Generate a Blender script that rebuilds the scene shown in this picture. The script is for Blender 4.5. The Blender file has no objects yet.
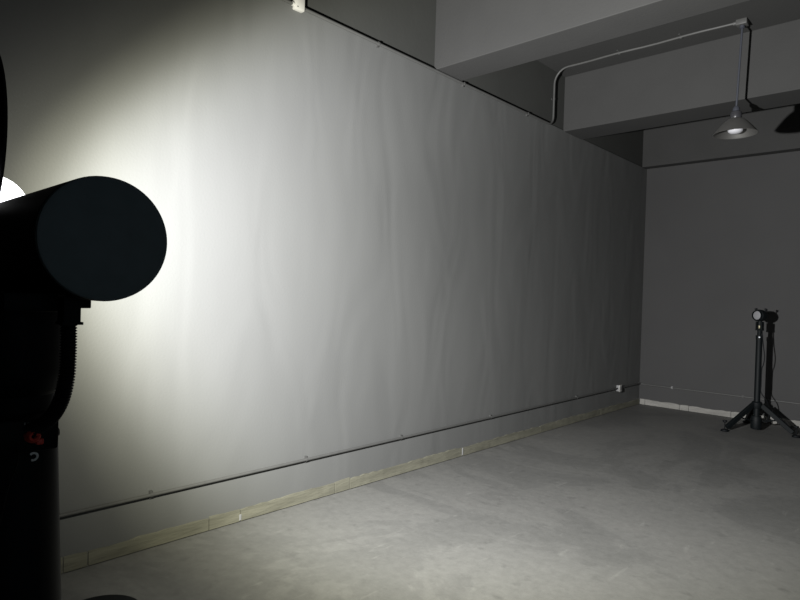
import bpy, bmesh, math, random
from mathutils import Vector, Matrix
random.seed(7)
S = bpy.context.scene
COL = S.collection
PI = math.pi

# ---------------------------------------------------------------- camera
cam_d = bpy.data.cameras.new('camera')
cam_d.sensor_width = 36.0
cam_d.lens = 590.0 / 800.0 * 36.0
cam_d.clip_start = 0.02
cam = bpy.data.objects.new('camera', cam_d)
COL.objects.link(cam)
rot = Matrix(((0.73023714, -0.0293319, 0.68256381),
              (0.6824635, -0.01486309, -0.73076854),
              (0.03157984, 0.99945922, 0.00916437)))
cam.matrix_world = Matrix.Translation((3.321, 0.0, 1.5)) @ rot.to_4x4()
S.camera = cam

# ---------------------------------------------------------------- world, exposure, light settings
w = bpy.data.worlds.new('world'); S.world = w
w.use_nodes = True
w.node_tree.nodes['Background'].inputs[0].default_value = (0.75, 0.9, 1.0, 1)
w.node_tree.nodes['Background'].inputs[1].default_value = 0.22
S.view_settings.view_transform = 'Standard'
S.view_settings.look = 'None'
S.view_settings.gamma = 1.0
S.view_settings.use_curve_mapping = False
S.view_settings.exposure = 0.0
SPOT_W = 3280.0
SPOT_POS = Vector((1.75, 0.435, 1.68))
SPOT_DIR = Vector((-0.292, 0.944, 0.149))
SPOT_HALF = 85.0
# photometric profile of the lamp: (degrees off axis, relative intensity, colour)
PROFILE = [(0, 0.79, (1, 1, 1)), (14, 0.97, (1, 1, 1)), (22, 1.0, (1, 1, 1)), (30, 0.96, (1, 1, 1)), (36, 0.90, (1, 1, 0.998)), (43, 0.83, (1, 1, 0.975)),
           (50, 0.53, (1, 0.995, 0.90)), (56, 0.175, (1, 0.98, 0.78)), (63, 0.032, (1, 0.99, 0.9)), (80, 0.006, (1, 1, 1))]
OVAL_UP, OVAL_DOWN = 1.8, 1.0       # upper half of the beam flattened in the light shader, fitted to brightness

# ---------------------------------------------------------------- material helpers
def mat(name, col, rough=0.6, metal=0.0, spec=0.28, noise=None, bump=None, emit=None):
    m = bpy.data.materials.new(name); m.use_nodes = True
    nt = m.node_tree; b = nt.nodes['Principled BSDF']
    b.inputs['Base Color'].default_value = (*col, 1)
    b.inputs['Roughness'].default_value = rough
    b.inputs['Metallic'].default_value = metal
    b.inputs['Specular IOR Level'].default_value = spec
    tc = nt.nodes.new('ShaderNodeTexCoord')
    if noise:
        scale, amt = noise
        n = nt.nodes.new('ShaderNodeTexNoise'); n.inputs['Scale'].default_value = scale
        n.inputs['Detail'].default_value = 6
        nt.links.new(tc.outputs['Object'], n.inputs['Vector'])
        r = nt.nodes.new('ShaderNodeMapRange')
        r.inputs[1].default_value = 0.3; r.inputs[2].default_value = 0.7
        r.inputs[3].default_value = 1 - amt; r.inputs[4].default_value = 1 + amt
        nt.links.new(n.outputs['Fac'], r.inputs[0])
        v = nt.nodes.new('ShaderNodeVectorMath'); v.operation = 'SCALE'
        v.inputs[0].default_value = col
        nt.links.new(r.outputs[0], v.inputs['Scale'])
        nt.links.new(v.outputs[0], b.inputs['Base Color'])
    if bump:
        scale, strength, dist = bump
        n = nt.nodes.new('ShaderNodeTexNoise'); n.inputs['Scale'].default_value = scale
        n.inputs['Detail'].default_value = 5
        nt.links.new(tc.outputs['Object'], n.inputs['Vector'])
        bp = nt.nodes.new('ShaderNodeBump'); bp.inputs['Strength'].default_value = strength
        bp.inputs['Distance'].default_value = dist
        nt.links.new(n.outputs['Fac'], bp.inputs['Height'])
        nt.links.new(bp.outputs[0], b.inputs['Normal'])
    if emit:
        b.inputs['Emission Color'].default_value = (*emit[0], 1)
        b.inputs['Emission Strength'].default_value = emit[1]
    return m

def N(nt, kind, **kw):
    n = nt.nodes.new(kind)
    for k, v in kw.items():
        if k.startswith('i_'):
            n.inputs[int(k[2:])].default_value = v
        else:
            setattr(n, k, v)
    return n

def plaster_mat():
    """rolled grey wall paint: soft vertical trowel waves, fine grain"""
    m = bpy.data.materials.new('grey_wall_paint'); m.use_nodes = True
    nt = m.node_tree; L = nt.links; b = nt.nodes['Principled BSDF']
    tc = N(nt, 'ShaderNodeTexCoord')
    mp = N(nt, 'ShaderNodeMapping'); mp.inputs['Scale'].default_value = (1, 1.2, 0.42)
    L.new(tc.outputs['Object'], mp.inputs['Vector'])
    n1 = N(nt, 'ShaderNodeTexNoise'); n1.inputs['Scale'].default_value = 2.0
    n1.inputs['Detail'].default_value = 1.2; n1.inputs['Distortion'].default_value = 0.9
    L.new(mp.outputs[0], n1.inputs['Vector'])
    n2 = N(nt, 'ShaderNodeTexNoise'); n2.inputs['Scale'].default_value = 70
    n2.inputs['Detail'].default_value = 3
    L.new(tc.outputs['Object'], n2.inputs['Vector'])
    b1 = N(nt, 'ShaderNodeBump'); b1.inputs['Strength'].default_value = 1.0
    b1.inputs['Distance'].default_value = 0.0105
    L.new(n1.outputs['Fac'], b1.inputs['Height'])
    b2 = N(nt, 'ShaderNodeBump'); b2.inputs['Strength'].default_value = 0.35
    b2.inputs['Distance'].default_value = 0.0015
    L.new(n2.outputs['Fac'], b2.inputs['Height']); L.new(b1.outputs[0], b2.inputs['Normal'])
    L.new(b2.outputs[0], b.inputs['Normal'])
    n3 = N(nt, 'ShaderNodeTexNoise'); n3.inputs['Scale'].default_value = 1.1
    n3.inputs['Detail'].default_value = 6
    L.new(mp.outputs[0], n3.inputs['Vector'])
    cr = N(nt, 'ShaderNodeValToRGB')
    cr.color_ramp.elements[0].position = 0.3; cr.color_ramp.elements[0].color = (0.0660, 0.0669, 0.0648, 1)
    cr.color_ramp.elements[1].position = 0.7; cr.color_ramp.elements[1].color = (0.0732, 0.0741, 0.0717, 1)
    L.new(n3.outputs['Fac'], cr.inputs[0]); L.new(cr.outputs[0], b.inputs['Base Color'])
    b.inputs['Roughness'].default_value = 0.55
    b.inputs['Specular IOR Level'].default_value = 0.25
    return m

def concrete_floor_mat():
    m = bpy.data.materials.new('painted_concrete_floor'); m.use_nodes = True
    nt = m.node_tree; L = nt.links; b = nt.nodes['Principled BSDF']
    tc = N(nt, 'ShaderNodeTexCoord')
    n1 = N(nt, 'ShaderNodeTexNoise'); n1.inputs['Scale'].default_value = 0.75
    n1.inputs['Detail'].default_value = 8; n1.inputs['Roughness'].default_value = 0.6
    n1.inputs['Distortion'].default_value = 1.2
    L.new(tc.outputs['Object'], n1.inputs['Vector'])
    cr = N(nt, 'ShaderNodeValToRGB'); e = cr.color_ramp.elements
    e[0].position = 0.30; e[0].color = (0.0740, 0.0740, 0.0700, 1)
    e[1].position = 0.72; e[1].color = (0.1030, 0.1020, 0.0955, 1)
    x = e.new(0.47); x.color = (0.0835, 0.0830, 0.0785, 1)
    x = e.new(0.49); x.color = (0.0920, 0.0914, 0.0862, 1)
    L.new(n1.outputs['Fac'], cr.inputs[0])
    # scuffs: stretched noise, thin pale traces and small dark pits
    mp = N(nt, 'ShaderNodeMapping'); mp.inputs['Scale'].default_value = (6, 1.4, 1)
    mp.inputs['Rotation'].default_value = (0, 0, 0.5)
    L.new(tc.outputs['Object'], mp.inputs['Vector'])
    n2 = N(nt, 'ShaderNodeTexNoise'); n2.inputs['Scale'].default_value = 2.2
    n2.inputs['Detail'].default_value = 7
    L.new(mp.outputs[0], n2.inputs['Vector'])
    r2 = N(nt, 'ShaderNodeMapRange'); r2.inputs[1].default_value = 0.645; r2.inputs[2].default_value = 0.78
    L.new(n2.outputs['Fac'], r2.inputs[0])
    mx = N(nt, 'ShaderNodeMixRGB', blend_type='MIX'); mx.inputs[2].default_value = (0.1620, 0.1620, 0.1500, 1)
    k = N(nt, 'ShaderNodeMath', operation='MULTIPLY'); k.inputs[1].default_value = 0.45
    L.new(r2.outputs[0], k.inputs[0]); L.new(k.outputs[0], mx.inputs[0]); L.new(cr.outputs[0], mx.inputs[1])
    n3 = N(nt, 'ShaderNodeTexNoise'); n3.inputs['Scale'].default_value = 9
    n3.inputs['Detail'].default_value = 8
    L.new(tc.outputs['Object'], n3.inputs['Vector'])
    r3 = N(nt, 'ShaderNodeMapRange'); r3.inputs[1].default_value = 0.60; r3.inputs[2].default_value = 0.70
    L.new(n3.outputs['Fac'], r3.inputs[0])
    k3 = N(nt, 'ShaderNodeMath', operation='MULTIPLY'); k3.inputs[1].default_value = 0.35
    L.new(r3.outputs[0], k3.inputs[0])
    mx3 = N(nt, 'ShaderNodeMixRGB', blend_type='MIX'); mx3.inputs[2].default_value = (0.0540, 0.0540, 0.0510, 1)
    L.new(k3.outputs[0], mx3.inputs[0]); L.new(mx.outputs[0], mx3.inputs[1])
    # fine speckle
    n4 = N(nt, 'ShaderNodeTexNoise'); n4.inputs['Scale'].default_value = 16
    n4.inputs['Detail'].default_value = 8
    n4.inputs['Roughness'].default_value = 0.75
    L.new(tc.outputs['Object'], n4.inputs['Vector'])
    r4 = N(nt, 'ShaderNodeMapRange'); r4.inputs[1].default_value = 0.3; r4.inputs[2].default_value = 0.7
    r4.inputs[3].default_value = 0.87; r4.inputs[4].default_value = 1.13
    L.new(n4.outputs['Fac'], r4.inputs[0])
    sc = N(nt, 'ShaderNodeVectorMath', operation='SCALE')
    L.new(mx3.outputs[0], sc.inputs[0]); L.new(r4.outputs[0], sc.inputs['Scale'])
    L.new(sc.outputs[0], b.inputs['Base Color'])
    bp = N(nt, 'ShaderNodeBump'); bp.inputs['Strength'].default_value = 0.5; bp.inputs['Distance'].default_value = 0.004
    L.new(n1.outputs['Fac'], bp.inputs['Height'])
    bp2 = N(nt, 'ShaderNodeBump'); bp2.inputs['Strength'].default_value = 0.4; bp2.inputs['Distance'].default_value = 0.002
    L.new(n3.outputs['Fac'], bp2.inputs['Height']); L.new(bp.outputs[0], bp2.inputs['Normal'])
    L.new(bp2.outputs[0], b.inputs['Normal'])
    b.inputs['Roughness'].default_value = 0.62
    b.inputs['Specular IOR Level'].default_value = 0.22
    return m

M = {}
M['wall'] = plaster_mat()
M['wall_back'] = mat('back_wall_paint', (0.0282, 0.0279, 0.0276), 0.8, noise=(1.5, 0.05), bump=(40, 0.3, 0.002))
M['girder'] = mat('raw_girder_paint', (0.0240, 0.0246, 0.0222), 0.85, noise=(2.5, 0.07), bump=(30, 0.3, 0.003))
M['beam'] = mat('beam_paint', (0.0228, 0.0227, 0.0219), 0.85, noise=(3.0, 0.05), bump=(45, 0.35, 0.003))
M['ceiling'] = mat('ceiling_paint', (0.0240, 0.0240, 0.0228), 0.9, noise=(2.0, 0.05), bump=(30, 0.3, 0.003))
M['floor'] = concrete_floor_mat()
M['mortar'] = mat('bare_cement_skirting', (0.0810, 0.0786, 0.0588), 0.9, noise=(14, 0.22), bump=(60, 0.6, 0.006))
M['mortar_back'] = mat('pale_cement_skirting', (0.1500, 0.1460, 0.1350), 0.9, noise=(12, 0.18), bump=(60, 0.6, 0.006))
M['conduit'] = mat('painted_conduit', (0.0460, 0.0460, 0.0440), 0.5, noise=(20, 0.08))
M['conduit_dark'] = mat('painted_lower_conduit', (0.0510, 0.0510, 0.0498), 0.55, noise=(20, 0.08))
M['clip'] = mat('conduit_clip_metal', (0.0510, 0.0510, 0.0492), 0.5, 0.2)
M['white_plastic'] = mat('white_plastic', (0.3000, 0.2940, 0.2760), 0.45)
M['box_grey'] = mat('grey_plastic', (0.1500, 0.1500, 0.1500), 0.5)
M['dark_slot'] = mat('dark_slot', (0.0120, 0.0120, 0.0120), 0.6)
M['black'] = mat('satin_black_paint', (0.0018, 0.0028, 0.0032), 0.6, spec=0.14, noise=(30, 0.1))
M['black_cap'] = mat('matt_black_lid', (0.1300, 0.1600, 0.1700), 0.6, noise=(40, 0.06))
M['rubber'] = mat('black_rubber', (0.0022, 0.0028, 0.0034), 0.6, spec=0.14)
M['red'] = mat('red_plastic', (0.6, 0.07, 0.05), 0.45)
M['chrome'] = mat('brushed_aluminium', (0.1800, 0.1770, 0.1680), 0.42, 0.85)
M['bulb'] = mat('white_bulb_glass', (0.3000, 0.3000, 0.3120), 0.25)
M['rod'] = mat('blue_grey_rod', (0.0252, 0.0270, 0.0330), 0.45)
M['neck'] = mat('dark_glossy_neck', (0.02, 0.02, 0.022), 0.25, spec=0.5)
M['lens'] = mat('frosted_lens', (0.1440, 0.1440, 0.1500), 0.35)
M['label'] = mat('pale_label', (0.4500, 0.4680, 0.4920), 0.5)
M['glow'] = mat('lit_lamp_glass', (0.9, 0.9, 0.9), 0.4, emit=((0.97, 0.98, 1.0), 4.0))
M['hook'] = mat('white_hook_plastic', (0.8, 0.8, 0.78), 0.5)
M['gold'] = mat('tarnished_brass', (0.0700, 0.0640, 0.0400), 0.4, 0.6)

def streaky(m, sc):
    nt = m.node_tree; tc = next(n for n in nt.nodes if n.type == 'TEX_COORD')
    mp = N(nt, 'ShaderNodeMapping'); mp.inputs['Scale'].default_value = sc
    for n in [n for n in nt.nodes if n.type == 'TEX_NOISE']:
        nt.links.new(mp.outputs[0], n.inputs['Vector'])
    nt.links.new(tc.outputs['Object'], mp.inputs['Vector'])
streaky(M['mortar'], (1, 0.22, 1.6)); streaky(M['mortar_back'], (0.3, 1, 1.4))

# ---------------------------------------------------------------- mesh helpers
def link(name, bm, m, parent=None, smooth=False):
    me = bpy.data.meshes.new(name)
    bmesh.ops.recalc_face_normals(bm, faces=bm.faces)
    bm.to_mesh(me); bm.free()
    if m: me.materials.append(m)
    if smooth:
        for p in me.polygons: p.use_smooth = True
        try: me.set_sharp_from_angle(angle=math.radians(40))
        except Exception: pass
    o = bpy.data.objects.new(name, me); COL.objects.link(o)
    if parent: o.parent = parent
    return o

def box(bm, lo, hi, bevel=0.0, rotm=None, off=None):
    r = bmesh.ops.create_cube(bm, size=1.0)
    vs = r['verts']
    c = [(a + b) / 2 for a, b in zip(lo, hi)]; s = [b - a for a, b in zip(lo, hi)]
    for v in vs:
        v.co = Vector((v.co.x * s[0] + c[0], v.co.y * s[1] + c[1], v.co.z * s[2] + c[2]))
    if bevel > 0:
        es = list({e for v in vs for e in v.link_edges})
        g = bmesh.ops.bevel(bm, geom=es, offset=bevel, segments=2, profile=0.5, affect='EDGES')
        vs = list({v for f in g['faces'] for v in f.verts} | {v for v in vs if v.is_valid})
    if rotm is not None:
        for v in vs: v.co = rotm @ v.co
    if off is not None:
        for v in vs: v.co += Vector(off)
    return bm

def tube(bm, pts, rad, seg=12, cap=True):
    """tube along points; rad is a number or a list"""
    pts = [Vector(p) for p in pts]
    if not isinstance(rad, (list, tuple)): rad = [rad] * len(pts)
    up = None; rings = []
    for i, p in enumerate(pts):
        t = (pts[min(i + 1, len(pts) - 1)] - pts[max(i - 1, 0)])
        if t.length < 1e-9: t = Vector((0, 0, 1))
        t.normalize()
        if up is None:
            a = Vector((0, 0, 1)) if abs(t.z) < 0.9 else Vector((1, 0, 0))
            up = (a - t * a.dot(t)).normalized()
        else:
            up = (up - t * up.dot(t)).normalized()
        s = t.cross(up)
        rings.append([bm.verts.new(p + (up * math.cos(2 * PI * k / seg) + s * math.sin(2 * PI * k / seg)) * rad[i]) for k in range(seg)])
    for a, b in zip(rings, rings[1:]):
        for k in range(seg):
            bm.faces.new((a[k], a[(k + 1) % seg], b[(k + 1) % seg], b[k]))
    if cap:
        bm.faces.new(rings[0]); bm.faces.new(rings[-1])
    return bm

def lathe(bm, prof, org=(0, 0, 0), axis=(0, 0, 1), seg=32, cap=False):
    """profile [(r, h), ...] turned around an axis"""
    ax = Vector(axis).normalized(); org = Vector(org)
    q = ax.to_track_quat('Z', 'Y')
    rings = []
    for r, h in prof:
        if r < 1e-6:
            rings.append([bm.verts.new(org + q @ Vector((0, 0, h)))])
        else:
            rings.append([bm.verts.new(org + q @ Vector((r * math.cos(2 * PI * k / seg), r * math.sin(2 * PI * k / seg), h))) for k in range(seg)])
    for a, b in zip(rings, rings[1:]):
        if len(a) == 1 and len(b) == 1: continue
        for k in range(seg):
            k2 = (k + 1) % seg
            if len(a) == 1: bm.faces.new((a[0], b[k], b[k2]))
            elif len(b) == 1: bm.faces.new((a[k], a[k2], b[0]))
            else: bm.faces.new((a[k], a[k2], b[k2], b[k]))
    if cap:
        for r in (rings[0], rings[-1]):
            if len(r) > 2: bm.faces.new(r)
    return bm

def curve_pts(ctrl, n=10):
    """Catmull-Rom through control points"""
    P = [Vector(p) for p in ctrl]; P = [P[0] * 2 - P[1]] + P + [P[-1] * 2 - P[-2]]
    out = []
    for i in range(1, len(P) - 2):
        for j in range(n):
            t = j / n; a, b, c, d = P[i - 1], P[i], P[i + 1], P[i + 2]
            out.append(0.5 * ((2 * b) + (c - a) * t + (2 * a - 5 * b + 4 * c - d) * t * t + (3 * b - a - 3 * c + d) * t ** 3))
    out.append(P[-2]); return out

def empty(name, loc, label, cat, group=None):
    o = bpy.data.objects.new(name, None); COL.objects.link(o)
    o.location = loc; o.empty_display_size = 0.1
    o['label'] = label; o['category'] = cat
    if group: o['group'] = group
    return o

def part(name, bm, m, parent, smooth=False, label=None):
    """bmesh given in world coordinates; stored relative to the parent's base"""
    off = Vector(parent.location)
    if parent.parent: off = off + Vector(parent.parent.location)
    bmesh.ops.translate(bm, verts=bm.verts, vec=-off)
    o = link(name, bm, m, parent, smooth)
    if label: o['label'] = label
    return o

def struct(name, bm, m, label, cat):
    o = link(name, bm, m)
    o['kind'] = 'structure'; o['label'] = label; o['category'] = cat
    return o

# ---------------------------------------------------------------- the room
W, Y0, L, HW, HC = 9.0, -4.5, 8.782, 3.45, 4.07
T = 0.2
bm = bmesh.new(); box(bm, (-T, Y0 - T, -0.2), (W + T, L + T, 0.0))
struct('floor', bm, M['floor'], 'grey painted concrete floor with worn patches and pale scuffs', 'floor')
bm = bmesh.new(); box(bm, (-T, Y0 - T, HC), (W + T, L + T, HC + 0.2))
struct('ceiling', bm, M['ceiling'], 'dark grey concrete ceiling between the beams', 'ceiling')
bm = bmesh.new(); box(bm, (-T, Y0 - T, 0.0), (0.0, L, HW))
struct('wall_left', bm, M['wall'], 'long grey painted wall with vertical waves under the bright lamp spot', 'wall')
bm = bmesh.new(); box(bm, (-T, Y0 - T, HW), (-0.012, L, HC))
struct('trim_1', bm, M['girder'], 'dark grey girder band above the conduit on the long wall', 'girder')
bm = bmesh.new(); box(bm, (-T, L, 0.0), (W + T, L + T, HC))
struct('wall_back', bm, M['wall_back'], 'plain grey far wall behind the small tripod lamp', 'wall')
bm = bmesh.new()                       # wide unseen opening, added to let faint bluish light onto the barrel lid
box(bm, (W, Y0 - T, 0.0), (W + T, -3.0, HC)); box(bm, (W, 6.0, 0.0), (W + T, L, HC)); box(bm, (W, -3.0, 3.4), (W + T, 6.0, HC))
struct('wall_right', bm, M['wall_back'], 'plain grey side wall opposite the lit wall, with a wide opening added to let in fill light', 'wall')
bm = bmesh.new(); box(bm, (0.0, Y0 - T, 0.0), (W, Y0, HC))
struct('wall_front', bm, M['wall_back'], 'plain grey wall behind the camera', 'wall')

def beam(name, y0, y1, z0, label):
    bm = bmesh.new()
    box(bm, (-0.012, y0, z0), (W, y1, HC), bevel=0.006)
    struct(name, bm, M['beam'], label, 'beam')
beam('ceiling_beam', 3.905, 4.262, 3.452, 'near grey concrete ceiling beam at the top of the picture')
beam('ceiling_beam.001', 6.235, 6.68, 3.44, 'second grey concrete ceiling beam behind the pendant lamp')
beam('ceiling_beam.002', 8.62, 8.782, 3.455, 'far grey beam running along the top of the far wall')


# ---------------------------------------------------------------- skirtings: cast cement boards with ragged painted top edge
def skirting(root_name, label, horizontal, spans, h, m, thick, seed):
    root = bpy.data.objects.new(root_name, None); COL.objects.link(root)
    root['kind'] = 'structure'; root['label'] = label; root['category'] = 'skirting'
    rnd = random.Random(seed)
    for a, b in spans:
        bm = bmesh.new()
        n = max(2, int((b - a) / 0.05)); gap = 0.003
        rows = []
        hh = h + rnd.uniform(-0.004, 0.004)
        for i in range(n + 1):
            t = a + gap + (b - a - 2 * gap) * i / n
            z = hh + rnd.uniform(-0.006, 0.005) + 0.003 * math.sin(t * 5)
            th = thick + rnd.uniform(-0.001, 0.001)
            if horizontal == 'y': q = [(0, t, 0.007), (th, t, 0.007), (th * 0.9, t, z), (0, t, z + 0.002)]
            else: q = [(t, L, 0.005), (t, L - th, 0.005), (t, L - th * 0.9, z), (t, L, z + 0.002)]
            rows.append([bm.verts.new(p) for p in q])
        for r0, r1 in zip(rows, rows[1:]):
            for k in range(4): bm.faces.new((r0[k], r0[(k + 1) % 4], r1[(k + 1) % 4], r1[k]))
        bm.faces.new(rows[0]); bm.faces.new(rows[-1])
        link('board', bm, m, root)
    return root
js = [-4.5, -3.2, -1.9, -0.6, 0.42, 1.06, 1.18, 1.88, 2.10, 2.90, 3.05, 4.47, 5.9, 7.46, 8.76]
skirting('baseboard_left', 'low olive cement skirting with ragged top along the long wall', 'y', list(zip(js, js[1:])), 0.083, M['mortar'], 0.012, 3)
fill = bpy.data.objects['baseboard_left']
for y, hgt in ((4.47, 0.080), (2.10, 0.05)):
    bm = bmesh.new(); box(bm, (0.0, y - 0.009, 0.012), (0.0145, y + 0.007, hgt), 0.002)
    f = link('joint_filler', bm, M['box_grey'], fill); f['label'] = 'pale smear of filler over a joint'
jb = [0.015, 0.09, 0.57, 0.69, 1.22, 2.4, 3.6, 4.9, 6.2, 7.6, 9.0]
skirting('baseboard_back', 'low pale cement skirting along the far wall', 'x', list(zip(jb, jb[1:])), 0.078, M['mortar_back'], 0.012, 5)

# ---------------------------------------------------------------- conduits
def clip_y(parent, y, z, m, x=0.0, r=0.012):
    """saddle clip on the long wall around a conduit running along y"""
    bm = bmesh.new()
    tube(bm, [(x + r + 0.008, y - 0.008, z), (x + r + 0.008, y + 0.008, z)], r + 0.003, 10)
    box(bm, (x, y - 0.009, z - r - 0.012), (x + 0.012, y + 0.009, z + r + 0.012))
    return part('saddle_clip', bm, m, parent)

R1 = 0.0115
c1 = empty('conduit', (0.0, 2.5, 3.45), 'thin grey conduit along the long wall top bending onto the ceiling towards the pendant lamp', 'conduit')
zc = 3.438; x1 = R1 + 0.008
run = [(x1, Y0 + 0.01, zc), (x1, 2.385, zc)]
bm = bmesh.new(); tube(bm, run, R1, 10); part('pipe', bm, M['conduit'], c1, True)
ctrl = [(x1, 2.475, zc), (x1, 5.83, zc)]
for k in range(7):
    a = PI / 2 * k / 6; ctrl.append((x1, 5.845 + 0.10 * math.sin(a), zc + 0.10 - 0.10 * math.cos(a)))
zr = HC - R1 - 0.002
ctrl.append((x1, 5.945, zr - 0.16))
for k in range(1, 8):
    a = PI / 2 * k / 7; ctrl.append((x1 + 0.16 - 0.16 * math.cos(a), 5.945, zr - 0.16 + 0.16 * math.sin(a)))
for k in range(1, 13):                      # slightly wavy run on the ceiling
    t = k / 12; ctrl.append((x1 + 0.16 + (1.808 - 0.174) * t, 5.945 + 0.008 * math.sin(t * 14), zr + 0.001))
bm = bmesh.new(); tube(bm, ctrl, R1, 10); part('pipe', bm, M['conduit'], c1, True)
for y in (0.4, 1.6, 3.2, 4.3, 5.41): clip_y(c1, y, zc, M['clip'])
bm = bmesh.new(); box(bm, (0, 5.945 - 0.026, 3.72), (0.004, 5.945 + 0.026, 3.74)); tube(bm, [(x1, 5.945, 3.721), (x1, 5.945, 3.739)], R1 + 0.003, 10)
part('saddle_clip', bm, M['clip'], c1)
for x in (0.75, 1.35):
    bm = bmesh.new(); tube(bm, [(x - 0.009, 5.945, zr), (x + 0.009, 5.945, zr)], R1 + 0.003, 10); box(bm, (x - 0.009, 5.89, HC - 0.004), (x + 0.009, 5.95, HC))
    part('saddle_clip', bm, M['clip'], c1)

R2 = 0.010; zl = 0.312
c2 = empty('conduit', (0.0, 3.0, zl), 'thin dark conduit running low along the long wall above the skirting', 'conduit')
x2 = R2 + 0.010
bm = bmesh.new(); tube(bm, [(x2, Y0 + 0.01, zl), (x2, 7.950, zl)], R2, 10); part('pipe', bm, M['conduit'], c2, True)
bm = bmesh.new(); tube(bm, [(x2, 8.036, zl), (x2, L - 0.03, zl)], R2, 10); part('pipe', bm, M['conduit'], c2, True)
for y in (0.3, 1.51, 2.62, 3.61, 4.92, 6.76): clip_y(c2, y, zl, M['clip'], r=R2)
c3 = empty('conduit', (0.5, L, zl - 0.01), 'thin grey conduit running low along the far wall behind the tripod lamp', 'conduit')
zb = 0.300
def pipe_back(xa, xb, m, r):
    bm = bmesh.new(); tube(bm, [(xa, L - R2 - 0.002, zb), (xb, L - R2 - 0.002, zb)], r, 10); part('pipe', bm, m, c3, True)
bm = bmesh.new(); tube(bm, [(0.004, L - 0.045, zl), (0.012, L - 0.022, zl - 0.003), (0.035, L - 0.012, zb + 0.003), (0.08, L - 0.012, zb)], R2, 10); part('elbow', bm, M['conduit'], c3, True)
pipe_back(0.08, W, M['conduit'], R2)
def sleeve(xa, xb):
    bm = bmesh.new(); tube(bm, [(xa, L - R2 - 0.002, zb), (xb, L - R2 - 0.002, zb)], R2 + 0.003, 10)
    part('coupling', bm, M['clip'], c3, True, 'pale metal coupling')
sleeve(0.16, 0.23)
for x in (0.46, 1.35, 2.3):
    bm = bmesh.new(); box(bm, (x - 0.011, L - 0.004, zb - 0.018), (x + 0.011, L, zb + 0.018)); tube(bm, [(x - 0.011, L - 0.012, zb), (x + 0.011, L - 0.012, zb)], R2 + 0.003, 10)
    part('saddle_clip', bm, M['box_grey'] if x < 1 else M['clip'], c3)

# white junction box at the top conduit
jb1 = empty('junction_box', (0.0, 2.425, 3.40), 'white square junction box on the upper conduit, top of the picture', 'junction box')
bm = bmesh.new(); box(bm, (0, 2.395, 3.408), (0.038, 2.470, 3.508), 0.005); part('housing', bm, M['white_plastic'], jb1, True)
bm = bmesh.new(); box(bm, (0.038, 2.399, 3.412), (0.045, 2.466, 3.504), 0.003); part('cover', bm, M['white_plastic'], jb1, True)
for y, z in ((2.408, 3.421), (2.457, 3.495)):
    bm = bmesh.new(); lathe(bm, [(0, 0.002), (0.004, 0.0015), (0.005, 0)], (0.045, y, z), (1, 0, 0), 10); part('screw', bm, M['clip'], jb1, True)
bm = bmesh.new(); tube(bm, [(x1, 2.378, zc), (x1, 2.396, zc)], 0.014, 12); part('cable_gland', bm, M['white_plastic'], jb1, True)
bm = bmesh.new(); tube(bm, [(x1, 2.469, zc), (x1, 2.484, zc)], 0.0135, 12); part('cable_gland', bm, M['conduit'], jb1, True)

# socket box at the low conduit
jb2 = empty('socket_box', (0.0, 7.99, 0.27), 'small pale socket box on the low conduit near the far corner', 'socket box')
bm = bmesh.new(); box(bm, (0, 7.952, 0.270), (0.040, 8.034, 0.354), 0.004); part('housing', bm, M['box_grey'], jb2, True)
bm = bmesh.new(); box(bm, (0.040, 7.948, 0.266), (0.047, 8.038, 0.358), 0.003); part('face_plate', bm, M['white_plastic'], jb2, True)
bm = bmesh.new(); box(bm, (0.047, 7.972, 0.288), (0.0485, 8.014, 0.338), 0.0); part('socket_recess', bm, M['box_grey'], jb2)
for dy, dz, hh in ((-0.012, 0.045, 0.014), (0.012, 0.045, 0.014), (0.0, 0.072, 0.010)):
    bm = bmesh.new(); box(bm, (0.0485, 7.990 + dy * 0.8, 0.258 + dz - hh / 2), (0.0495, 7.994 + dy * 0.8, 0.258 + dz + hh / 2)); part('socket_slot', bm, M['dark_slot'], jb2)

# ---------------------------------------------------------------- pendant lamp
px, py = 1.872, 5.955
pl = empty('pendant_lamp', (px, py, HC), 'unlit metal pendant lamp with a bell shade hanging from a thin rod between the beams', 'lamp')
bm = bmesh.new(); box(bm, (px - 0.045, py - 0.045, HC - 0.05), (px + 0.045, py + 0.045, HC), 0.006); part('ceiling_box', bm, M['conduit'], pl, True)
bm = bmesh.new(); tube(bm, [(px - 0.075, py, zr), (px - 0.045, py, zr)], 0.018, 12); part('cable_gland', bm, M['conduit'], pl, True)
bm = bmesh.new(); lathe(bm, [(0, HC - 0.05), (0.022, HC - 0.05), (0.022, HC - 0.072), (0.012, HC - 0.078), (0, HC - 0.078)], (px, py, 0), seg=16); part('rod_collar', bm, M['rod'], pl, True)
zs = 3.052                                       # rim height
qx, qy = px - 0.022, py - 0.01                   # the rod hangs a little off plumb
bm = bmesh.new(); tube(bm, [(px, py, HC - 0.075), (qx, qy, zs + 0.225)], 0.0095, 12); part('rod', bm, M['rod'], pl, True)
bm = bmesh.new(); lathe(bm, [(0, zs + 0.246), (0.014, zs + 0.246), (0.028, zs + 0.228), (0.030, zs + 0.200), (0, zs + 0.200)], (qx, qy, 0), seg=20); part('rod_cap', bm, M['rod'], pl, True, 'blue grey rod cap')
bm = bmesh.new(); lathe(bm, [(0, zs + 0.200), (0.030, zs + 0.200), (0.043, zs + 0.192), (0.048, zs + 0.17), (0.048, zs + 0.145), (0.044, zs + 0.13), (0.0, zs + 0.13)], (qx, qy, 0), seg=28); part('lamp_neck', bm, M['neck'], pl, True, 'dark glossy neck')
prof = []
for k in range(15):
    t = k / 14
    prof.append((0.05 + 0.128 * t ** 0.78, zs + 0.134 * (1 - t)))
prof.append((0.181, zs - 0.003))
inner = [(r - 0.004, z - 0.003) for r, z in reversed(prof)]
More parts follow.
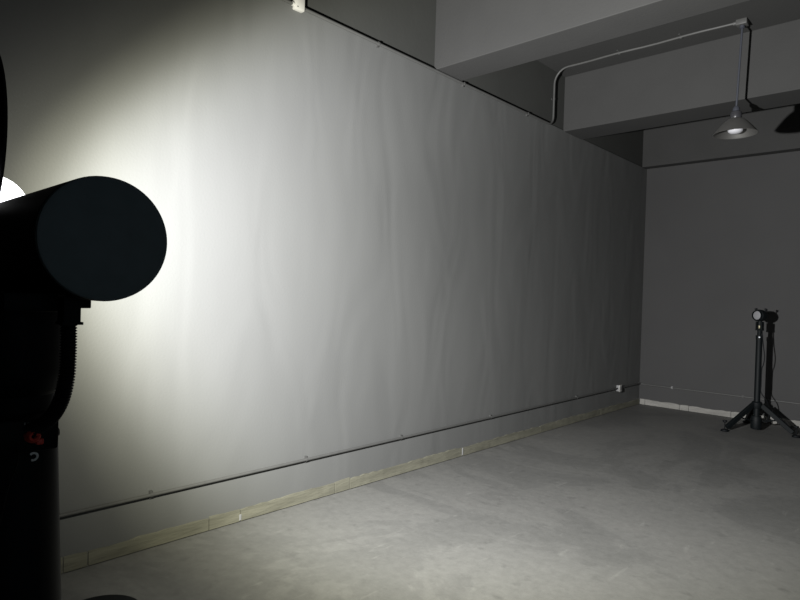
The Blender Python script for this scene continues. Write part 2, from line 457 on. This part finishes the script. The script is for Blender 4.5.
bm = bmesh.new(); lathe(bm, prof + inner, (qx, qy, 0), seg=48); part('lamp_shade', bm, M['chrome'], pl, True)
bm = bmesh.new(); lathe(bm, [(0, zs + 0.13), (0.02, zs + 0.13), (0.02, zs + 0.08), (0, zs + 0.08)], (qx, qy, 0), seg=16); part('bulb_socket', bm, M['white_plastic'], pl, True)
bm = bmesh.new(); lathe(bm, [(0.0, zs + 0.085), (0.022, zs + 0.083), (0.040, zs + 0.072), (0.058, zs + 0.052), (0.064, zs + 0.033), (0.058, zs + 0.014), (0.036, zs - 0.001), (0, zs - 0.006)], (qx, qy, 0), seg=28); part('bulb', bm, M['bulb'], pl, True, 'white frosted bulb')

# ---------------------------------------------------------------- small tripod lamp at the far wall
tx, ty = 1.645, 8.15
tl = empty('tripod_lamp', (tx, ty, 0.0), 'small black lamp on a slim three legged stand in front of the far wall', 'lamp stand')
bm = bmesh.new(); lathe(bm, [(0, 0.02), (0.054, 0.02), (0.060, 0.032), (0.060, 0.145), (0.054, 0.165), (0.05, 0.175), (0, 0.175)], (tx, ty, 0), seg=28); part('base_drum', bm, M['black'], tl, True)
bm = bmesh.new(); lathe(bm, [(0, 0.27), (0.052, 0.27), (0.058, 0.28), (0.058, 0.335), (0.045, 0.35), (0, 0.35)], (tx, ty, 0), seg=24); part('leg_collar', bm, M['black'], tl, True)
bm = bmesh.new(); lathe(bm, [(0, 0.15), (0.034, 0.15), (0.034, 1.115), (0.030, 1.125), (0, 1.125)], (tx, ty, 0), seg=24); part('outer_pole', bm, M['black'], tl, True)
bm = bmesh.new(); lathe(bm, [(0, 1.10), (0.038, 1.10), (0.038, 1.145), (0, 1.145)], (tx, ty, 0), seg=20); part('pole_clamp', bm, M['black'], tl, True)
bm = bmesh.new(); lathe(bm, [(0, 1.05), (0.024, 1.12), (0.024, 1.32), (0, 1.245)], (tx, ty, 0), seg=20); part('inner_pole', bm, M['black'], tl, True)
bm = bmesh.new(); lathe(bm, [(0, 0.003), (0.008, 0.002), (0.009, 0)], (tx + 0.008, ty - 0.037, 1.125), (0.3, -1, 0), 12); part('reflector_dot', bm, M['label'], tl, True, 'small white dot near the pole top')
feet = [(1.415, 7.80), (2.03, 8.11), (1.46, 8.55)]
for fx, fy in feet:
    d = Vector((fx - tx, fy - ty, 0)); ln = d.length; d.normalize(); s = Vector((-d.y, d.x, 0))
    A = Vector((tx, ty, 0.31)) + d * 0.055; B = Vector((fx, fy, 0.045))
    ax = (B - A).normalized(); upv = s.cross(ax).normalized()
    bm = bmesh.new()
    vs = []
    for c, hw, hh in ((A, 0.018, 0.028), (B, 0.022, 0.026)):
        vs.append([bm.verts.new(c + s * a * hw + upv * b * hh) for a, b in ((-1, -1), (1, -1), (1, 1), (-1, 1))])
    for k in range(4): bm.faces.new((vs[0][k], vs[0][(k + 1) % 4], vs[1][(k + 1) % 4], vs[1][k]))
    bm.faces.new(vs[0]); bm.faces.new(vs[1])
    bmesh.ops.bevel(bm, geom=list(bm.edges), offset=0.004, segments=1, affect='EDGES')
    leg = part('leg', bm, M['black'], tl)
    bm = bmesh.new(); lathe(bm, [(0, 0.0), (0.042, 0.0), (0.045, 0.008), (0.038, 0.022), (0.014, 0.03), (0, 0.03)], (fx + d.x * 0.03, fy + d.y * 0.03, 0), seg=20); part('foot_pad', bm, M['rubber'], leg, True)
    bm = bmesh.new(); tube(bm, [(fx + d.x * 0.03, fy + d.y * 0.03, 0.02), (fx + d.x * 0.03, fy + d.y * 0.03, 0.115)], 0.006, 8)
    part('levelling_screw', bm, M['rubber'], leg, True)
    bm = bmesh.new(); lathe(bm, [(0, 0.108), (0.018, 0.108), (0.026, 0.118), (0.024, 0.13), (0, 0.133)], (fx + d.x * 0.03, fy + d.y * 0.03, 0), seg=12); part('screw_knob', bm, M['rubber'], leg, True)
    # strut from drum to leg
    mid = A.lerp(B, 0.55)
    bm = bmesh.new(); tube(bm, [Vector((tx, ty, 0.12)) + d * 0.07, mid], 0.009, 8); part('brace', bm, M['black'], tl, True)
# head: short drum, lens towards the bright lamp
hc = Vector((tx - 0.0, ty, 1.385)); ha = Vector((-0.46, -1.0, 0.02)).normalized()
hs = Vector((-ha.y, ha.x, 0)).normalized()
bm = bmesh.new(); lathe(bm, [(0, -0.070), (0.045, -0.070), (0.060, -0.055), (0.070, -0.02), (0.071, 0.040), (0.066, 0.046), (0, 0.046)], hc, ha, 32); part('lamp_head', bm, M['black'], tl, True)
bm = bmesh.new(); lathe(bm, [(0, 0.060), (0.03, 0.059), (0.049, 0.054), (0.054, 0.046)], hc, ha, 28); part('lens', bm, M['lens'], tl, True, 'pale round lens')
bm = bmesh.new(); lathe(bm, [(0.054, 0.046), (0.054, 0.066), (0.060, 0.066), (0.063, 0.046)], hc, ha, 28); part('lens_ring', bm, M['black'], tl, True)
for sg in (-1, 1):
    c = hc + hs * 0.055 * sg + Vector((0, 0, 0.052)) - ha * 0.01
    bm = bmesh.new(); lathe(bm, [(0, 0), (0.007, 0), (0.007, 0.018), (0.015, 0.02), (0.015, 0.034), (0, 0.036)], c, (0.3 * sg * hs.x, 0.3 * sg * hs.y, 1), 12); part('head_knob', bm, M['rubber'], tl, True)
bm = bmesh.new()
for sg in (-1, 1):
    box(bm, (sg * 0.034 - 0.005, -0.022, 1.215), (sg * 0.034 + 0.005, 0.022, 1.31), 0.002, Matrix.Rotation(math.atan2(hs.y, hs.x), 3, 'Z'), (tx, ty, 0))
box(bm, (-0.040, -0.024, 1.205), (0.040, 0.024, 1.222), 0.002, Matrix.Rotation(math.atan2(hs.y, hs.x), 3, 'Z'), (tx, ty, 0))
part('yoke', bm, M['black'], tl)
bm = bmesh.new(); box(bm, (-0.012, -0.03, 1.226), (0.010, -0.020, 1.268), 0.003, None, (tx, ty, 0)); part('tilt_latch', bm, M['gold'], tl, True, 'tarnished yellowish tilt latch')
bm = bmesh.new(); tube(bm, curve_pts([(tx + 0.030, ty - 0.02, 1.22), (tx + 0.042, ty, 1.05), (tx + 0.060, ty + 0.01, 0.90), (tx + 0.052, ty + 0.01, 0.80), (tx + 0.038, ty, 0.74), (tx + 0.037, ty, 0.55), (tx + 0.040, ty, 0.46), (tx + 0.10, ty + 0.02, 0.36), (tx + 0.12, ty + 0.06, 0.22), (tx + 0.10, ty + 0.02, 0.10)], 8), 0.0055, 8)
part('cable', bm, M['rubber'], tl, True)

# ---------------------------------------------------------------- big lamp tower close to the camera
mx, my = 2.222, 0.275
tw = empty('lamp_tower', (mx, my, 0.0), 'large black lamp tower in the left foreground with a horizontal barrel and corrugated hose', 'lamp stand')
# base and lower column (widening downwards)
bm = bmesh.new(); lathe(bm, [(0, 0.0), (0.20, 0.0), (0.205, 0.012), (0.20, 0.03), (0.11, 0.05), (0.095, 0.09), (0, 0.09)], (mx, my, 0), seg=40); part('floor_base', bm, M['black'], tw, True)
bm = bmesh.new(); lathe(bm, [(0, 0.05), (0.088, 0.05), (0.073, 0.95), (0.061, 1.245), (0, 1.245)], (mx, my, 0), seg=40); part('lower_column', bm, M['black'], tw, True)
bm = bmesh.new(); lathe(bm, [(0, 1.24), (0.056, 1.24), (0.056, 1.322), (0.0635, 1.33), (0.0675, 1.36), (0.0675, 1.462), (0, 1.462)], (mx, my, 0), seg=40); part('upper_column', bm, M['black'], tw, True)
bm = bmesh.new(); box(bm, (mx - 0.065, my - 0.062, 1.245), (mx + 0.095, my + 0.036, 1.296), 0.004); cb = part('clamp_block', bm, M['rubber'], tw, True)
bm = bmesh.new(); lathe(bm, [(0, 0), (0.006, 0), (0.006, 0.004), (0.0, 0.005)], (mx + 0.082, my + 0.035, 1.268), (0, 1, 0), 10); part('clamp_bolt', bm, M['rubber'], cb, True)
# faint worn print on the block, red knob, pale hook
bm = bmesh.new()
rl = random.Random(4)
for k in range(6):
    y = my - 0.012 + k * 0.0045
    box(bm, (mx + 0.0948, y, 1.2905 - rl.uniform(0.002, 0.004)), (mx + 0.0954, y + rl.uniform(0.002, 0.0035), 1.2915))
part('worn_label', bm, mat('faded_label', (0.25, 0.25, 0.25), 0.6), cb)
bm = bmesh.new(); kc = Vector((mx + 0.095, my - 0.002, 1.2705))
lathe(bm, [(0.0035, 0.006), (0.0035, 0.014), (0.007, 0.016), (0.0102, 0.011), (0.0105, 0.0)], kc, (1, 0, 0.1), 14); box(bm, (kc.x, kc.y + 0.004, kc.z - 0.013), (kc.x + 0.012, kc.y + 0.014, kc.z - 0.004), 0.002)
part('red_knob', bm, M['red'], tw, True, 'red plastic knob')
bm = bmesh.new(); hk = Vector((mx + 0.080, my + 0.005, 1.235))
tube(bm, [(hk.x + 0.002, hk.y + 0.0055 * math.cos(a), hk.z + 0.0055 * math.sin(a)) for a in [math.radians(-120 + 26 * k) for k in range(11)]], 0.0018, 8)
part('hook', bm, M['hook'], tw, True, 'small pale hook')
bm = bmesh.new(); tube(bm, curve_pts([(mx + 0.097, my - 0.022, 1.262), (mx + 0.098, my - 0.02, 1.235), (mx + 0.088, my - 0.03, 1.19), (mx + 0.085, my - 0.045, 1.10)], 8), 0.0012, 6); part('thin_wire', bm, M['rubber'], tw, True)
# barrel
bc = Vector((2.426, 0.3325, 1.567)); BR = 0.0905
bm = bmesh.new(); lathe(bm, [(0, 0.0), (BR - 0.003, 0.0), (BR, -0.003), (BR, -0.54), (BR - 0.01, -0.55), (0, -0.55)], bc - Vector((0.006, 0, 0)), (1, 0, 0), 72); part('barrel', bm, M['black'], tw, True)
bm = bmesh.new(); lathe(bm, [(0, 0.0045), (BR - 0.006, 0.0045), (BR - 0.001, 0.002), (BR, -0.004), (BR - 0.002, -0.007), (0, -0.007)], bc, (1, 0, 0), 72); part('barrel_lid', bm, M['black_cap'], tw, True, 'round flat dark lid')
bm = bmesh.new(); box(bm, (1.95, 0.225, 1.458), (2.35, 0.296, 1.486), 0.003); part('barrel_bracket', bm, M['black'], tw, True)
bm = bmesh.new(); box(bm, (2.36, 0.310, 1.4645), (2.372, 0.3335, 1.480), 0.0015); part('bracket_tab', bm, M['black'], tw, True)
# connector and corrugated hose
hx, hy = 2.371, 0.303
bm = bmesh.new(); box(bm, (hx - 0.016, hy - 0.011, 1.443), (hx + 0.012, hy + 0.013, 1.482), 0.002); box(bm, (hx - 0.018, hy - 0.0125, 1.4405), (hx + 0.014, hy + 0.0155, 1.4445)); part('hose_connector', bm, M['rubber'], tw)
path = curve_pts([(hx, hy, 1.44), (hx, hy + 0.0005, 1.40), (hx, hy - 0.001, 1.362), (hx - 0.008, hy - 0.006, 1.325), (hx - 0.026, hy - 0.016, 1.297), (hx - 0.058, hy - 0.030, 1.279), (hx - 0.10, hy - 0.04, 1.272)], 40)
# resample evenly, alternate radius for the ribs
res = [path[0]]; step = 0.00105; acc = 0.0
for a, b in zip(path, path[1:]):
    seg_l = (b - a).length; t = 0.0
    while acc + (seg_l - t) >= step:
        t += step - acc; acc = 0.0; res.append(a.lerp(b, t / seg_l))
    acc += seg_l - t
rad = [(0.0114 if (i % 4) in (0, 1) else 0.0094) for i in range(len(res))]
bm = bmesh.new(); tube(bm, res, rad, 20); part('corrugated_hose', bm, M['rubber'], tw)
# lit lamp head at the far end of the barrel: shield dish, socket, glowing glass
sc_ = Vector((1.66, 0.322, 1.82))
bm = bmesh.new(); lathe(bm, [(0, -0.035), (0.10, -0.033), (0.18, -0.018), (0.222, 0.0), (0.230, 0.004), (0.228, 0.010), (0.18, -0.008), (0.10, -0.023), (0, -0.025)], sc_, (0, 1, 0), 72); part('round_shield', bm, M['black'], tw, True)
dc = Vector((1.775, 0.326, 1.658)); da = SPOT_DIR.normalized(); DR = 0.078
pr = []
for k in range(22):
    a = math.radians(135) * k / 21; pr.append((DR * math.sin(a), DR * math.cos(a)))
bm = bmesh.new(); lathe(bm, list(reversed(pr)), dc, da, 48); part('lamp_glass', bm, M['glow'], tw, True, 'glowing white lamp glass')
bm = bmesh.new(); lathe(bm, [(0.052, -0.054), (0.056, -0.06), (0.05, -0.085), (0, -0.09)], dc, da, 32); part('lamp_socket', bm, M['black'], tw, True)
bm = bmesh.new(); tube(bm, [(1.66, 0.285, 1.80), (1.70, 0.24, 1.70), (1.78, 0.23, 1.56), (1.90, 0.25, 1.475), (1.99, 0.26, 1.472)], 0.018, 12); part('lamp_arm', bm, M['black'], tw, True)
ld = bpy.data.lights.new('lamp_beam', 'SPOT')
ld.energy = SPOT_W; ld.spot_size = math.radians(2 * SPOT_HALF); ld.spot_blend = 0.05
ld.shadow_soft_size = 0.035
ld.use_nodes = True
lt = ld.node_tree; em = next(n for n in lt.nodes if n.type == 'EMISSION')
ge = N(lt, 'ShaderNodeNewGeometry')
fw = SPOT_DIR.normalized(); sd = fw.cross(Vector((0, 0, 1))).normalized(); upw = sd.cross(fw)
def dotn(v):
    d = N(lt, 'ShaderNodeVectorMath', operation='DOT_PRODUCT'); d.inputs[1].default_value = v
    lt.links.new(ge.outputs['Incoming'], d.inputs[0]); return d.outputs['Value']
def mul(a, k):
    m_ = N(lt, 'ShaderNodeMath', operation='MULTIPLY'); m_.inputs[1].default_value = k
    lt.links.new(a, m_.inputs[0]); return m_.outputs[0]
SIGN = 1.0
up_ = mul(dotn(upw), SIGN)
mxu = N(lt, 'ShaderNodeMath', operation='MAXIMUM')
lt.links.new(mul(up_, OVAL_UP), mxu.inputs[0]); lt.links.new(mul(up_, OVAL_DOWN), mxu.inputs[1])
ab = N(lt, 'ShaderNodeMath', operation='ABSOLUTE'); lt.links.new(dotn(fw), ab.inputs[0])
cb_ = N(lt, 'ShaderNodeCombineXYZ')
lt.links.new(dotn(sd), cb_.inputs[0]); lt.links.new(mxu.outputs[0], cb_.inputs[1])
ln = N(lt, 'ShaderNodeVectorMath', operation='LENGTH'); lt.links.new(cb_.outputs[0], ln.inputs[0])
ac = N(lt, 'ShaderNodeMath', operation='ARCCOSINE'); lt.links.new(ab.outputs[0], ac.inputs[0])
sn = N(lt, 'ShaderNodeMath', operation='SINE'); lt.links.new(ac.outputs[0], sn.inputs[0])
sm = N(lt, 'ShaderNodeMath', operation='MAXIMUM'); sm.inputs[1].default_value = 1e-3; lt.links.new(sn.outputs[0], sm.inputs[0])
rt = N(lt, 'ShaderNodeMath', operation='DIVIDE'); lt.links.new(ln.outputs['Value'], rt.inputs[0]); lt.links.new(sm.outputs[0], rt.inputs[1])
ta = N(lt, 'ShaderNodeMath', operation='MULTIPLY'); lt.links.new(ac.outputs[0], ta.inputs[0]); lt.links.new(rt.outputs[0], ta.inputs[1])
dv = N(lt, 'ShaderNodeMath', operation='DIVIDE'); dv.inputs[1].default_value = math.radians(80); lt.links.new(ta.outputs[0], dv.inputs[0])
rp = N(lt, 'ShaderNodeValToRGB')
rp.color_ramp.interpolation = 'B_SPLINE'
while len(rp.color_ramp.elements) < len(PROFILE): rp.color_ramp.elements.new(0.5)
for el, (deg, g, c) in zip(rp.color_ramp.elements, PROFILE): el.position = deg / 80.0
for el, (deg, g, c) in zip(rp.color_ramp.elements, PROFILE): el.color = (c[0] * g, c[1] * g, c[2] * g, 1)
lt.links.new(dv.outputs[0], rp.inputs[0]); lt.links.new(rp.outputs[0], em.inputs['Color'])
lo = bpy.data.objects.new('lamp_beam', ld); COL.objects.link(lo)
lo.location = SPOT_POS; lo.rotation_euler = SPOT_DIR.to_track_quat('-Z', 'Y').to_euler()

# ---------------------------------------------------------------- round plate on the floor
pc = Vector((0.56, 1.03, 0.0))
pt = empty('floor_plate', pc, 'round black plate lying on the floor at the lower left edge of the picture', 'plate')
bm = bmesh.new(); lathe(bm, [(0, 0.0), (0.185, 0.0), (0.19, 0.006), (0.185, 0.016), (0.165, 0.020), (0, 0.020)], pc, seg=56); part('disc', bm, M['rubber'], pt, True)
bm = bmesh.new(); lathe(bm, [(0, 0.02), (0.05, 0.02), (0.046, 0.032), (0, 0.034)], pc, seg=28); part('hub', bm, M['rubber'], pt, True)
